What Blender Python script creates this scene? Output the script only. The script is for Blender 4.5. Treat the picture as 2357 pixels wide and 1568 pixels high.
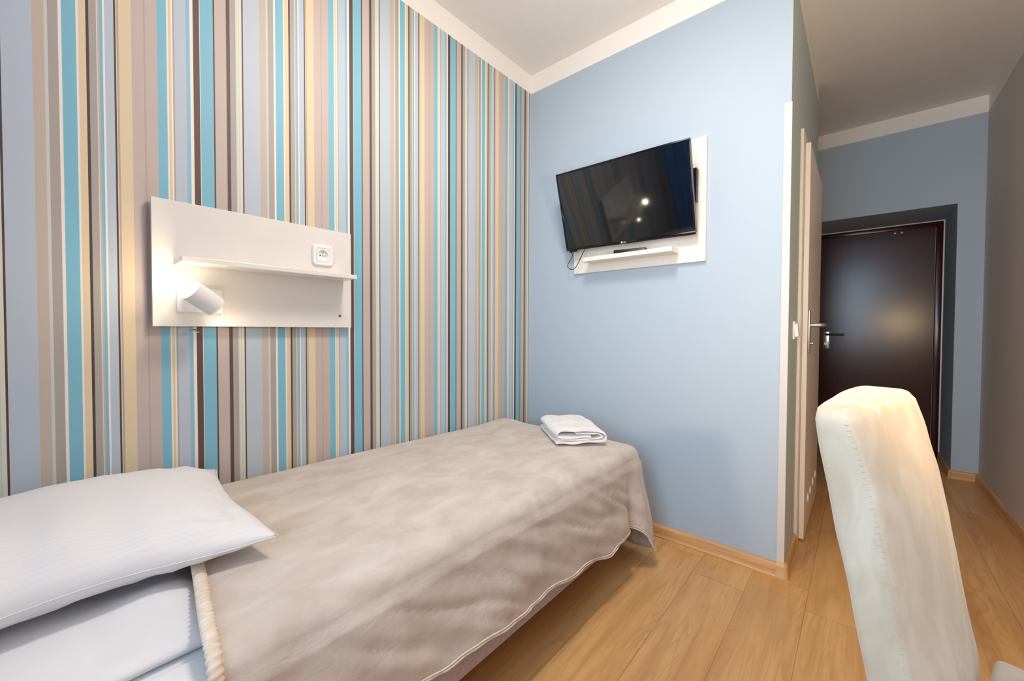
import bpy, bmesh, math, random
from mathutils import Vector, Matrix, noise
for o in list(bpy.data.objects): bpy.data.objects.remove(o)
S = bpy.context.scene
COL = S.collection
R = math.radians

# ---------------------------------------------------------------- camera
F_PX, W_PX, H_PX = 924.18, 2357.0, 1568.0
yaw, pitch, roll = R(41.09), R(-1.2095), R(0.2151)
fwd = Vector((math.cos(yaw)*math.cos(pitch), math.sin(yaw)*math.cos(pitch), math.sin(pitch)))
rgt = Vector((math.sin(yaw), -math.cos(yaw), 0)); upv = rgt.cross(fwd)
r2 = math.cos(roll)*rgt + math.sin(roll)*upv; u2 = -math.sin(roll)*rgt + math.cos(roll)*upv
cam = bpy.data.cameras.new('camera'); co = bpy.data.objects.new('camera', cam); COL.objects.link(co)
m3 = Matrix((r2, u2, -fwd)).transposed()
co.matrix_world = Matrix.Translation((-2.095, -1.644, 1.08)) @ m3.to_4x4()
cam.sensor_fit = 'HORIZONTAL'; cam.sensor_width = 36.0; cam.lens = 36.0*F_PX/W_PX
cam.shift_x = (W_PX/2-1172.15)/W_PX; cam.shift_y = -(H_PX/2-778.35)/W_PX
cam.clip_start = 0.02
S.camera = co

# ---------------------------------------------------------------- world, lights, exposure
S.view_settings.view_transform = 'Standard'; S.view_settings.look = 'None'
S.view_settings.gamma = 1; S.view_settings.use_curve_mapping = False
S.view_settings.exposure = 0.52
S.cycles.max_bounces = 16; S.cycles.diffuse_bounces = 12; S.cycles.glossy_bounces = 6
w = bpy.data.worlds.new('world'); S.world = w; w.use_nodes = True
w.node_tree.nodes['Background'].inputs[0].default_value = (0.62, 0.78, 1.0, 1)
w.node_tree.nodes['Background'].inputs[1].default_value = 1.2

def light(name, kind, loc, energy, color, size=0.1, size_y=None, target=None, shape=None, spread=None, cone=None, blend=None):
    l = bpy.data.lights.new(name, kind); l.energy = energy; l.color = color
    if kind == 'AREA':
        l.size = size
        if size_y: l.shape = 'RECTANGLE'; l.size_y = size_y
        if shape: l.shape = shape
        if spread: l.spread = spread
    else: l.shadow_soft_size = size
    if kind == 'SPOT': l.spot_size = cone or 1; l.spot_blend = blend or 0.5
    o = bpy.data.objects.new(name, l); COL.objects.link(o); o.location = loc
    if target is not None:
        o.rotation_euler = (Vector(target)-Vector(loc)).to_track_quat('-Z', 'Y').to_euler()
    return o
# daylight through the window behind the camera
light('window_daylight', 'AREA', (-2.84, -1.42, 1.55), 9.5, (0.62, 0.81, 1.0), 0.80, 1.5, target=(0, -1.5, 1.2), spread=R(100))
# round ceiling lamp of the room
light('ceiling_lamp_light', 'AREA', (-1.2, -1.08, 2.60), 9.5, (1.0, 0.89, 0.80), 0.30, target=(-1.2, -1.08, 0), shape='DISK')
light('ceiling_lamp_glow', 'POINT', (-1.2, -1.08, 2.40), 14, (1.0, 0.89, 0.80), 0.12)
# warm spot reading lamp over the desk on the right wall
light('desk_lamp_light', 'SPOT', (-1.52, -2.155, 1.215), 30, (1.0, 0.69, 0.36), 0.04, target=(0.2, -1.66, 1.75), cone=R(134), blend=0.7)

# ---------------------------------------------------------------- material helpers
def srgb(r, g, b):
    f = lambda c: (c/255/12.92) if c/255 <= 0.04045 else ((c/255+0.055)/1.055)**2.4
    return (f(r), f(g), f(b), 1)
class NT:
    def __init__(s, name):
        s.m = bpy.data.materials.new(name); s.m.use_nodes = True; s.t = s.m.node_tree
        s.b = s.t.nodes['Principled BSDF']
    def n(s, typ, ins=None, **kw):
        x = s.t.nodes.new(typ)
        for k, v in kw.items(): setattr(x, k, v)
        for k, v in (ins or {}).items(): s.set(x.inputs[k], v)
        return x
    def set(s, inp, v):
        if isinstance(v, bpy.types.NodeSocket): s.t.links.new(v, inp)
        else: inp.default_value = v
    def math(s, op, a, b=0.0, c=None):
        x = s.n('ShaderNodeMath', {0: a, 1: b}, operation=op)
        if c is not None: s.set(x.inputs[2], c)
        return x.outputs[0]
    def mix(s, fac, a, b, mode='MIX'):
        x = s.n('ShaderNodeMix', data_type='RGBA', blend_type=mode)
        s.set(x.inputs[0], fac); s.set(x.inputs[6], a); s.set(x.inputs[7], b); return x.outputs[2]
    def ramp(s, fac, stops, interp='LINEAR'):
        x = s.n('ShaderNodeValToRGB'); s.set(x.inputs[0], fac); cr = x.color_ramp; cr.interpolation = interp
        while len(cr.elements) < len(stops): cr.elements.new(0.5)
        for e, (p, c) in zip(cr.elements, sorted(stops, key=lambda q: q[0])): e.position = p; e.color = c
        return x.outputs[0]
    def coord(s, which='Object'): return s.n('ShaderNodeTexCoord').outputs[which]
    def mapping(s, v, scale=(1, 1, 1), loc=(0, 0, 0), rot=(0, 0, 0)):
        return s.n('ShaderNodeMapping', {'Vector': v, 'Scale': scale, 'Location': loc, 'Rotation': rot}).outputs[0]
    def noise(s, v, scale=5, detail=3, rough=0.5, dist=0):
        return s.n('ShaderNodeTexNoise', {'Vector': v, 'Scale': scale, 'Detail': detail, 'Roughness': rough, 'Distortion': dist}).outputs[0]
    def bump(s, h, strength=0.1, dist=0.01):
        s.set(s.b.inputs['Normal'], s.n('ShaderNodeBump', {'Height': h, 'Strength': strength, 'Distance': dist}).outputs[0])
    def p(s, **kw):
        for k, v in kw.items(): s.set(s.b.inputs[k.replace('_', ' ')], v)
        return s.m
def simple(name, col, rough=0.5, bump=0, bscale=200, metal=0, spec=0.5, coat=0):
    t = NT(name); c = t.coord()
    nz = t.noise(c, bscale if bump else 12, 2)
    cc = t.mix(t.ramp(nz, [(0.3, (0, 0, 0, 1)), (0.7, (1, 1, 1, 1))]), tuple(x*0.97 for x in col[:3])+(1,), col)
    t.p(Base_Color=cc, Roughness=rough, Metallic=metal); t.b.inputs['Specular IOR Level'].default_value = spec
    t.b.inputs['Coat Weight'].default_value = coat
    if bump: t.bump(nz, bump, 0.002)
    return t.m

BAND = 2.620   # painted colour stops here, white above
CEIL = 2.738
def paint(name, col, rough=0.62):
    t = NT(name); c = t.n('ShaderNodeNewGeometry').outputs['Position']
    sep = t.n('ShaderNodeSeparateXYZ', {0: c})
    up = t.math('GREATER_THAN', sep.outputs[2], BAND)
    mott = t.noise(c, 3.0, 3)
    base = t.mix(mott, tuple(x*0.97 for x in col[:3])+(1,), col)
    t.p(Base_Color=t.mix(up, base, srgb(236, 233, 228)), Roughness=rough)
    t.bump(t.noise(t.mapping(c, (420, 420, 60)), 1.0, 2), 0.12, 0.0006)
    return t.m
M_blue = paint('blue_wall_paint', srgb(170, 187, 202))
M_side = paint('side_wall_paint', srgb(176, 190, 192))
M_taupe = paint('right_wall_paint', srgb(208, 200, 192))
M_ceil = simple('ceiling_paint', srgb(232, 229, 224), 0.8)
M_lam = simple('white_laminate', srgb(226, 223, 218), 0.25)
M_guard = simple('corner_guard_plastic', srgb(206, 200, 196), 0.4)
M_plast = simple('white_plastic', srgb(236, 236, 236), 0.3)
M_doorw = simple('white_door_foil', srgb(226, 214, 200), 0.4)
M_chrome = simple('satin_steel', srgb(200, 198, 194), 0.25, metal=1)
M_brasshole = simple('brass_screw', srgb(150, 122, 70), 0.4, metal=0.7)
M_black = simple('black_plastic', srgb(18, 18, 20), 0.35)
M_gloss = simple('gloss_black_bezel', srgb(12, 12, 14), 0.12)
M_dark = simple('dark_socket_hole', srgb(40, 30, 18), 0.5)

# striped wallpaper: one repeat listed left to right (unit = strip readings), colours constant
WHT, CRM, MNT = srgb(232, 228, 218), srgb(216, 212, 196), srgb(198, 203, 197)
PBL, LBL, BLU = srgb(180, 193, 206), srgb(138, 184, 208), srgb(122, 182, 204)
BRN, DRK, TPK, GRY = srgb(92, 70, 66), srgb(74, 60, 56), srgb(190, 176, 170), srgb(166, 160, 156)
TPN, TAN, TRQ, GTP = srgb(190, 177, 166), srgb(218, 200, 168), srgb(158, 206, 204), srgb(176, 162, 156)
STR = [(320, BRN), (395, CRM), (410, BLU), (583, DRK), (599, TPK), (745, GRY), (762, BRN), (803, GRY), (875, MNT), (893, CRM),
       (918, TRQ), (930, CRM), (963, DRK), (981, PBL), (1205, TPN), (1288, MNT), (1310, GRY), (1390, WHT), (1412, BLU), (1514, WHT),
       (1530, TAN), (1588, DRK), (1612, GRY), (1660, CRM), (1672, TPK), (1688, BLU), (1708, WHT), (1724, PBL), (1791, DRK), (1804, TAN),
       (1815, GTP), (1826, TAN), (1920, TPK), (2014, GTP), (2024, TPK), (2118, BLU), (2195, WHT), (2207, TAN), (2228, WHT), (2242, GTP),
       (2256, PBL), (2352, LBL), (2392, WHT)]
X_START = [-3.905, -3.372, -2.840, -2.307, -1.7754, -1.2457, -0.7057, -0.1615, 0.38]
P1U = [320, 410, 585, 762, 965, 1205, 1412, 1590, 1792, 2118]
P1X = [-1.7754, -1.7576, -1.7219, -1.6844, -1.6394, -1.5832, -1.5321, -1.4858, -1.4307, -1.3353, -1.2457]
def u2x(u):   # position inside the repeat, 0..1
    a = P1U + [2420.0]
    for i in range(len(P1U)):
        if u <= a[i+1]:
            x = P1X[i] + (P1X[i+1]-P1X[i])*(u-a[i])/(a[i+1]-a[i]); break
    return (x-P1X[0])/(P1X[-1]-P1X[0])
t = NT('striped_wallpaper')
uvx = t.n('ShaderNodeSeparateXYZ', {0: t.coord('UV')}).outputs[0]
fr = t.math('FRACT', uvx)
stops = [(u2x(u), c) for u, c in STR]
h1, h2 = stops[:22], stops[22:]
mid = h2[0][0]
c1 = t.ramp(fr, h1, 'CONSTANT'); c2 = t.ramp(fr, h2, 'CONSTANT')
cw = t.mix(t.math('GREATER_THAN', fr, mid), c1, c2)
pos = t.n('ShaderNodeNewGeometry').outputs['Position']
upm = t.math('GREATER_THAN', t.n('ShaderNodeSeparateXYZ', {0: pos}).outputs[2], BAND)
t.p(Base_Color=t.mix(upm, cw, srgb(236, 233, 228)), Roughness=0.55)
t.bump(t.noise(t.mapping(pos, (500, 500, 500)), 1.0, 2), 0.15, 0.0006)
M_wallp = t.m

# oak laminate floor, boards along X, 0.2 m wide
t = NT('oak_laminate_floor')
pos = t.n('ShaderNodeNewGeometry').outputs['Position']
sx = t.n('ShaderNodeSeparateXYZ', {0: pos})
row = t.math('FLOOR', t.math('DIVIDE', t.math('ADD', sx.outputs[1], 0.926+4.0), 0.2013))
rowf = t.math('FRACT', t.math('DIVIDE', t.math('ADD', sx.outputs[1], 0.926+4.0), 0.2013))
wn = t.n('ShaderNodeTexWhiteNoise', {'W': row}, noise_dimensions='1D').outputs[0]
xs = t.math('ADD', t.math('DIVIDE', sx.outputs[0], 1.28), t.math('MULTIPLY', wn, 7.3))
brd = t.math('FLOOR', xs); xf = t.math('FRACT', xs)
idv = t.n('ShaderNodeCombineXYZ', {0: brd, 1: row, 2: 0.0}).outputs[0]
wn2 = t.n('ShaderNodeTexWhiteNoise', {'Vector': idv}, noise_dimensions='3D')
off = t.n('ShaderNodeVectorMath', {0: wn2.outputs[1], 1: (13, 17, 9)}, operation='MULTIPLY').outputs[0]
pv = t.n('ShaderNodeVectorMath', {0: pos, 1: off}, operation='ADD').outputs[0]
big = t.noise(t.mapping(pv, (1.3, 8.5, 1)), 1.0, 2, 0.5, 0.5)
rings = t.math('FRACT', t.math('MULTIPLY', big, 17.0))
rings = t.ramp(rings, [(0.0, (0, 0, 0, 1)), (0.55, (0.25, 0.25, 0.25, 1)), (0.86, (1, 1, 1, 1)), (1.0, (0, 0, 0, 1))])
fine = t.noise(t.mapping(pv, (5, 95, 1)), 1.0, 4, 0.6)
patch = t.ramp(t.noise(t.mapping(pv, (1.2, 5.5, 1), (5, 3, 0)), 1.0, 1), [(0.42, (0, 0, 0, 1)), (0.62, (1, 1, 1, 1))])
ringm = t.math('MULTIPLY', rings, patch)
c = t.mix(t.ramp(t.noise(t.mapping(pv, (0.9, 6, 1)), 1.0, 2), [(0.3, (0, 0, 0, 1)), (0.7, (1, 1, 1, 1))]), srgb(198, 146, 88), srgb(220, 174, 116))
broad = t.ramp(t.noise(t.mapping(pv, (1.6, 16, 1), (2, 9, 0)), 1.0, 3, 0.6, 0.6), [(0.46, (0, 0, 0, 1)), (0.66, (1, 1, 1, 1))])
c = t.mix(t.math('MULTIPLY', broad, 0.42), c, srgb(170, 116, 68))
c = t.mix(t.math('MULTIPLY', ringm, 0.32), c, srgb(158, 104, 60))
c = t.mix(t.math('MULTIPLY', t.ramp(fine, [(0.45, (0, 0, 0, 1)), (0.75, (1, 1, 1, 1))]), 0.30), c, srgb(165, 116, 74))
c = t.mix(t.math('MULTIPLY', wn2.outputs[0], 0.16), c, srgb(176, 126, 80))
seam = t.math('MAXIMUM', t.math('LESS_THAN', rowf, 0.010), t.math('LESS_THAN', xf, 0.0016))
c = t.mix(t.math('MULTIPLY', seam, 0.55), c, srgb(110, 70, 40))
t.p(Base_Color=c, Roughness=0.38)
t.bump(t.math('SUBTRACT', t.math('MULTIPLY', fine, 0.3), seam), 0.12, 0.001)
M_floor = t.m

def wood(name, a, b, rough=0.45, scl=(3, 60, 60)):
    t = NT(name); c = t.coord(); f = t.noise(t.mapping(c, scl), 1.0, 4, 0.6)
    t.p(Base_Color=t.mix(t.ramp(f, [(0.35, (0, 0, 0, 1)), (0.7, (1, 1, 1, 1))]), a, b), Roughness=rough); return t.m
M_base = wood('oak_baseboard', srgb(212, 166, 112), srgb(184, 134, 84))
M_basey = wood('oak_baseboard_across', srgb(212, 166, 112), srgb(184, 134, 84), scl=(60, 3, 60))
M_cap = simple('oak_corner_cap', srgb(198, 154, 98), 0.4)
t = NT('dark_mahogany_door'); c = t.coord(); f = t.noise(t.mapping(c, (50, 50, 2.0)), 1.0, 4, 0.6)
t.p(Base_Color=t.mix(f, srgb(52, 15, 16), srgb(68, 22, 22)), Roughness=0.22); t.b.inputs['Specular IOR Level'].default_value = 0.4
M_maho = t.m

def fabric(name, a, b, scale=6, rough=0.9, sheen=0.3, wv=900, wstr=0.15, stretch=(1, 1, 1), lo=0.4, hi=0.62, crease=0):
    t = NT(name); c = t.coord()
    n1 = t.noise(t.mapping(c, stretch), scale, 4, 0.55, 0.6)
    col = t.mix(t.ramp(n1, [(lo, (0, 0, 0, 1)), (hi, (1, 1, 1, 1))]), a, b)
    t.p(Base_Color=col, Roughness=rough); t.b.inputs['Sheen Weight'].default_value = sheen
    h = t.noise(c, wv, 2)
    if crease:
        h = t.math('ADD', t.math('MULTIPLY', h, 0.25), t.math('MULTIPLY', t.noise(t.mapping(c, stretch), 22, 4, 0.6, 0.8), crease))
    t.bump(h, wstr, 0.004)
    return t.m
M_plush = fabric('beige_plush', srgb(190, 177, 166), srgb(209, 199, 191), 7, sheen=0.08, wstr=0.45, stretch=(1, 1.7, 1), lo=0.34, hi=0.70, crease=1.4)
M_hem = fabric('beige_plush_hem', srgb(216, 200, 180), srgb(230, 216, 200), 60, sheen=0.4, wstr=0.3)
M_linen = fabric('white_linen', srgb(218, 219, 222), srgb(224, 224, 226), 3, sheen=0.1, wv=1200, wstr=0.05)
t = NT('white_striped_damask'); c = t.coord()
sy = t.n('ShaderNodeSeparateXYZ', {0: c}).outputs[1]
st = t.math('GREATER_THAN', t.math('FRACT', t.math('MULTIPLY', sy, 95.0)), 0.5)
t.p(Base_Color=t.mix(st, srgb(222, 222, 226), srgb(220, 220, 223)), Roughness=t.math('ADD', 0.62, t.math('MULTIPLY', st, 0.1)))
t.b.inputs['Sheen Weight'].default_value = 0.1
M_damask = t.m
M_towel = fabric('white_terry', srgb(238, 236, 236), srgb(244, 243, 243), 40, sheen=0.4, wv=600, wstr=0.6)
M_box = fabric('mauve_box_fabric', srgb(168, 152, 162), srgb(178, 162, 172), 30, wv=900)
M_suede = fabric('cream_suede', srgb(190, 176, 152), srgb(206, 196, 180), 9, sheen=0.35, wv=700, wstr=0.08, stretch=(1.3, 1.3, 0.7))
M_leg = simple('dark_wood_leg', srgb(60, 40, 30), 0.4)
t = NT('tv_screen_glass'); c = t.coord()
t.p(Base_Color=t.mix(t.noise(c, 3, 1), srgb(10, 11, 13), srgb(13, 13, 14)), Roughness=0.06); t.b.inputs['Specular IOR Level'].default_value = 0.9
M_screen = t.m
t = NT('blue_curtain_cloth'); c = t.coord()
t.p(Base_Color=t.mix(t.noise(c, 5, 2), srgb(40, 130, 220), srgb(70, 160, 235)), Roughness=0.8)
M_curt = t.m
t = NT('lamp_bulb_glow'); t.p(Base_Color=(1, 1, 1, 1)); t.b.inputs['Emission Color'].default_value = (1, 0.86, 0.66, 1); t.b.inputs['Emission Strength'].default_value = 5
t.set(t.b.inputs['Roughness'], t.math('MULTIPLY', t.noise(t.coord(), 4, 1), 0.6)); M_glow = t.m
M_glow2 = M_glow.copy(); M_glow2.name = 'warm_bulb_glow'; M_glow2.node_tree.nodes['Principled BSDF'].inputs['Emission Color'].default_value = (1, 0.66, 0.32, 1); M_glow2.node_tree.nodes['Principled BSDF'].inputs['Emission Strength'].default_value = 220

# ---------------------------------------------------------------- mesh helpers
def link(name, bm, mat, parent=None, smooth=False, angle=None):
    me = bpy.data.meshes.new(name)
    bmesh.ops.recalc_face_normals(bm, faces=bm.faces)
    bm.to_mesh(me); bm.free()
    for m in (mat if isinstance(mat, (list, tuple)) else [mat]): me.materials.append(m)
    if smooth:
        for p in me.polygons: p.use_smooth = True
        if angle:
            try: me.set_sharp_from_angle(angle=R(angle))
            except Exception: pass
    o = bpy.data.objects.new(name, me); COL.objects.link(o)
    if parent: o.parent = parent; o.matrix_parent_inverse = parent_world(parent).inverted()
    return o
def parent_world(p):
    m = p.matrix_basis.copy(); q = p
    while q.parent: m = q.parent.matrix_basis @ q.matrix_parent_inverse @ m if False else q.parent.matrix_basis @ q.matrix_parent_inverse @ m; q = q.parent
    return m
def thing(name, label, cat, loc=(0, 0, 0), rz=0, group=None):
    o = bpy.data.objects.new(name, None); COL.objects.link(o); o.location = loc; o.rotation_euler = (0, 0, rz); o.empty_display_size = 0.05
    o['label'] = label; o['category'] = cat
    if group: o['group'] = group
    return o
def tag(o, label, cat, group=None):
    o['label'] = label; o['category'] = cat
    if group: o['group'] = group
    return o
def struct(o): o['kind'] = 'structure'; return o
def box(bm, x0, x1, y0, y1, z0, z1, M=None, bev=0, seg=2):
    b = bmesh.new()
    vs = [b.verts.new((x, y, z)) for x in (x0, x1) for y in (y0, y1) for z in (z0, z1)]
    for f in ((0, 1, 3, 2), (4, 6, 7, 5), (0, 4, 5, 1), (2, 3, 7, 6), (0, 2, 6, 4), (1, 5, 7, 3)): b.faces.new([vs[i] for i in f])
    bmesh.ops.recalc_face_normals(b, faces=b.faces)
    if bev: bmesh.ops.bevel(b, geom=b.edges[:], offset=bev, segments=seg, profile=0.5, affect='EDGES')
    if M is not None: b.transform(M)
    tmp = bpy.data.meshes.new('tmp'); b.to_mesh(tmp); b.free(); bm.from_mesh(tmp); bpy.data.meshes.remove(tmp)
    return bm
def mbox(*a, **k): return box(bmesh.new(), *a, **k)
def extrude_profile(pts, path_a, path_b, axis_u, axis_v, close=True):
    """sweep closed 2D profile pts (u,v) from point a to point b"""
    bm = bmesh.new(); rings = []
    for P in (path_a, path_b):
        rings.append([bm.verts.new(Vector(P)+Vector(axis_u)*u+Vector(axis_v)*v) for u, v in pts])
    n = len(pts)
    for i in range(n): bm.faces.new((rings[0][i], rings[0][(i+1) % n], rings[1][(i+1) % n], rings[1][i]))
    bm.faces.new(rings[0]); bm.faces.new(rings[1][::-1])
    return bm
def tube(bm, pts, r, seg=10, caps=True, rfun=None):
    pts = [Vector(p) for p in pts]; rings = []
    tang = (pts[1]-pts[0]).normalized(); up = Vector((0, 0, 1)) if abs(tang.z) < 0.9 else Vector((1, 0, 0))
    side = tang.cross(up).normalized()
    for i, p in enumerate(pts):
        a = pts[max(i-1, 0)]; b = pts[min(i+1, len(pts)-1)]; tg = (b-a).normalized()
        side = (side-tg*side.dot(tg)).normalized(); up2 = side.cross(tg)
        rr = rfun(i) if rfun else r
        rings.append([bm.verts.new(p+side*math.cos(2*math.pi*k/seg)*rr+up2*math.sin(2*math.pi*k/seg)*rr) for k in range(seg)])
    for a, b in zip(rings, rings[1:]):
        for k in range(seg): bm.faces.new((a[k], a[(k+1) % seg], b[(k+1) % seg], b[k]))
    if caps: bm.faces.new(rings[0][::-1]); bm.faces.new(rings[-1])
    return bm
def lathe(prof, loc, axis, seg=32, closed=False):
    """profile list of (r, h) revolved about axis through loc"""
    ax = Vector(axis).normalized(); s = ax.orthogonal().normalized(); q = ax.cross(s)
    bm = bmesh.new(); rings = []
    for r, h in prof:
        c = Vector(loc)+ax*h
        if r < 1e-6: rings.append([bm.verts.new(c)]*seg)
        else: rings.append([bm.verts.new(c+s*math.cos(2*math.pi*k/seg)*r+q*math.sin(2*math.pi*k/seg)*r) for k in range(seg)])
    for a, b in zip(rings, rings[1:]):
        for k in range(seg):
            vs = []
            for v in (a[k], a[(k+1) % seg], b[(k+1) % seg], b[k]):
                if v not in vs: vs.append(v)
            if len(vs) > 2:
                try: bm.faces.new(vs)
                except ValueError: pass
    return bm
def smoothpath(pts, n=8):
    pts = [Vector(p) for p in pts]; out = []
    P = [pts[0]]+pts+[pts[-1]]
    for i in range(1, len(P)-2):
        for k in range(n):
            t = k/n; a, b, c, d = P[i-1], P[i], P[i+1], P[i+2]
            out.append(0.5*((2*b)+(c-a)*t+(2*a-5*b+4*c-d)*t*t+(3*b-a-3*c+d)*t**3))
    out.append(pts[-1]); return out

# ---------------------------------------------------------------- room shell
XW, YR, YC, XE = -2.90, -2.30, -1.41, 2.251   # rear wall, right wall, passage side wall, end wall
struct(link('floor', mbox(XW-0.1, 3.2, YR-0.1, 0.3, -0.1, 0.0), M_floor))
struct(link('ceiling', mbox(XW-0.1, 3.2, YR-0.1, 0.3, CEIL, CEIL+0.1), M_ceil))
# striped wall: columns of faces with one wallpaper repeat each
bm = bmesh.new(); uvl = bm.loops.layers.uv.new('UVMap')
xs = X_START[:]
def uval(x):
    for i in range(len(xs)-1):
        if x <= xs[i+1]+1e-9: return i+(x-xs[i])/(xs[i+1]-xs[i])
cols = [XW]+[x for x in xs if XW < x < 0.0]+[0.0]
for a, b in zip(cols, cols[1:]):
    vs = [bm.verts.new(p) for p in ((a, 0, 0), (b, 0, 0), (b, 0, CEIL), (a, 0, CEIL))]
    f = bm.faces.new(vs)
    for l, x in zip(f.loops, (a, b, b, a)): l[uvl].uv = (uval(x), 0)
for f in list(bm.faces): pass
box(bm, XW, 0.0, 0.0005, 0.12, 0, CEIL)
struct(link('wall_left', bm, M_wallp))
struct(link('wall_front', mbox(0, 0.12, YC+0.12, 0.12, 0, CEIL), M_blue))
bm = mbox(0, 1.36, YC, YC+0.12, 0, CEIL)
# the end face of the partition towards the room is blue like the TV wall
o = struct(link('wall_passage', bm, [M_side, M_blue]))
for p in o.data.polygons:
    if p.normal.x < -0.9: p.material_index = 1
struct(link('wall_recess', mbox(1.24, 1.36, YC+0.12, -0.45, 0, CEIL), M_side))
struct(link('wall_recess_back', mbox(1.24, XE+0.1, -0.45, -0.33, 0, CEIL), M_blue))
struct(link('wall_right', mbox(XW, XE+0.1, YR-0.12, YR, 0, CEIL), M_taupe))
# end wall with the deep door niche
LZ, NY0, NY1, XD = 2.008, -2.166, -1.12, 2.84
bm = bmesh.new()
box(bm, XE, XD+0.1, YR-0.12, NY0, 0, CEIL); box(bm, XE, XD+0.1, NY1, -0.33, 0, CEIL); box(bm, XE, XD+0.1, NY0, NY1, LZ, CEIL)
struct(link('wall_end', bm, M_blue))
# rear wall with window opening
WY0, WY1, WZ0, WZ1 = -1.95, -0.85, 0.70, 2.40
bm = bmesh.new()
box(bm, XW-0.15, XW, YR-0.12, WY0, 0, CEIL); box(bm, XW-0.15, XW, WY1, 0.12, 0, CEIL)
box(bm, XW-0.15, XW, WY0, WY1, 0, WZ0); box(bm, XW-0.15, XW, WY0, WY1, WZ1, CEIL)
struct(link('wall_rear', bm, M_taupe))
wf = struct(link('window_1', bmesh.new(), M_plast))
bm = bmesh.new()
for a, b, c_, d in ((WY0, WY1, WZ0, WZ0+0.06), (WY0, WY1, WZ1-0.06, WZ1), (WY0, WY0+0.06, WZ0, WZ1), (WY1-0.06, WY1, WZ0, WZ1), (-1.43, -1.37, WZ0, WZ1)):
    box(bm, XW-0.10, XW-0.04, a, b, c_, d)
link('window_frame', bm, M_plast, wf)

# baseboards (rounded top, small foot lip)
BP = [(0, 0), (0.020, 0), (0.021, 0.004), (0.016, 0.010), (0.015, 0.020), (0.0145, 0.048), (0.012, 0.057), (0.007, 0.061), (0, 0.062)]
def baseb(name, a, b, nrm, mat=M_base): return struct(link(name, extrude_profile(BP, a, b, nrm, (0, 0, 1)), mat, smooth=True, angle=40))
baseb('baseboard_front', (0, -0.001, 0), (0, YC, 0), (-1, 0, 0), M_basey)
baseb('baseboard_left', (XW, 0, 0), (-0.02, 0, 0), (0, -1, 0))
baseb('baseboard_passage', (0.0, YC, 0), (0.36, YC, 0), (0, -1, 0))
baseb('baseboard_right', (XW, YR, 0), (XE, YR, 0), (0, 1, 0))
baseb('baseboard_end', (XE, YR+0.015, 0), (XE, NY0-0.0, 0), (-1, 0, 0), M_basey)
baseb('baseboard_niche', (XE-0.012, NY0, 0), (XD-0.06, NY0, 0), (0, 1, 0))
# moulded corner cap on the partition corner
bm = bmesh.new()
prev = None
for dz, k in ((0.0, 1.12), (0.005, 1.15), (0.010, 0.95), (0.048, 0.88), (0.058, 0.72), (0.064, 0.45), (0.066, 0.1)):
    r = 0.020*k; ring = []
    for i in range(9):
        a = math.pi+(math.pi/2)*i/8
        ring.append(bm.verts.new((0.0+math.cos(a)*r, YC+math.sin(a)*r, dz)))
    ring = [bm.verts.new((-r, YC+0.026, dz))]+ring+[bm.verts.new((0.026, YC-r, dz))]
    ring = [bm.verts.new((0, YC+0.026, dz))]+ring+[bm.verts.new((0.026, YC, dz))]
    if prev:
        for i in range(len(ring)-1): bm.faces.new((prev[i], prev[i+1], ring[i+1], ring[i]))
    else: first = ring
    prev = ring
bm.faces.new(prev)
struct(link('baseboard_corner', bm, M_cap, smooth=True, angle=50))
# white corner guard
bm = bmesh.new(); box(bm, -0.003, 0.0, YC-0.003, YC+0.025, 0.060, 2.056); box(bm, 0.0, 0.004, YC-0.003, YC, 0.060, 2.056)
struct(link('trim_1', bm, M_guard))

# ---------------------------------------------------------------- bathroom door
d1 = struct(link('door_1', mbox(0.425, 1.235, YC-0.036, YC-0.014, 0.012, 2.025, bev=0.0015), M_doorw))
d1['label'] = 'white flush bathroom door with lever handle and row of round vent holes, beside the blue partition corner'
bm = bmesh.new()
CS = [(0.345, 0.425)]
box(bm, 0.352, 0.425, YC-0.0135, YC, 0.0, 2.075, bev=0.002); box(bm, 1.235, 1.30, YC-0.0135, YC, 0.0, 2.075, bev=0.002); box(bm, 0.4255, 1.2345, YC-0.0135, YC, 2.03, 2.075, bev=0.002)
box(bm, 0.424, 1.22, YC-0.0125, YC, 0.0, 2.03)
link('door_casing', bm, M_doorw, d1)
hp = link('handle_plate', mbox(0.428, 0.470, YC-0.046, YC-0.0365, 0.965, 1.185, bev=0.004, seg=3), M_chrome, d1, True, 50)
bm = bmesh.new(); pth = smoothpath([(0.449, YC-0.045, 1.108), (0.449, YC-0.072, 1.108), (0.454, YC-0.090, 1.108), (0.475, YC-0.099, 1.108), (0.53, YC-0.100, 1.108), (0.575, YC-0.099, 1.108)], 6)
tube(bm, pth, 0.0105, 14); link('lever', bm, M_chrome, hp, True, 50)
link('lock_knob', lathe([(0, 0.014), (0.007, 0.013), (0.009, 0.008), (0.006, 0.0), (0.006, -0.002)], (0.452, YC-0.046, 1.015), (0, -1, 0), 18), M_chrome, hp, True, 50)
for x in (0.60, 0.735, 0.90, 1.07):
    o = link('vent_ring', lathe([(0.0, 0.0012), (0.017, 0.0015), (0.019, 0.004), (0.023, 0.004), (0.025, 0.0)], (x, YC-0.0361, 0.175), (0, -1, 0), 24), M_plast, d1, True, 50)
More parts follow.
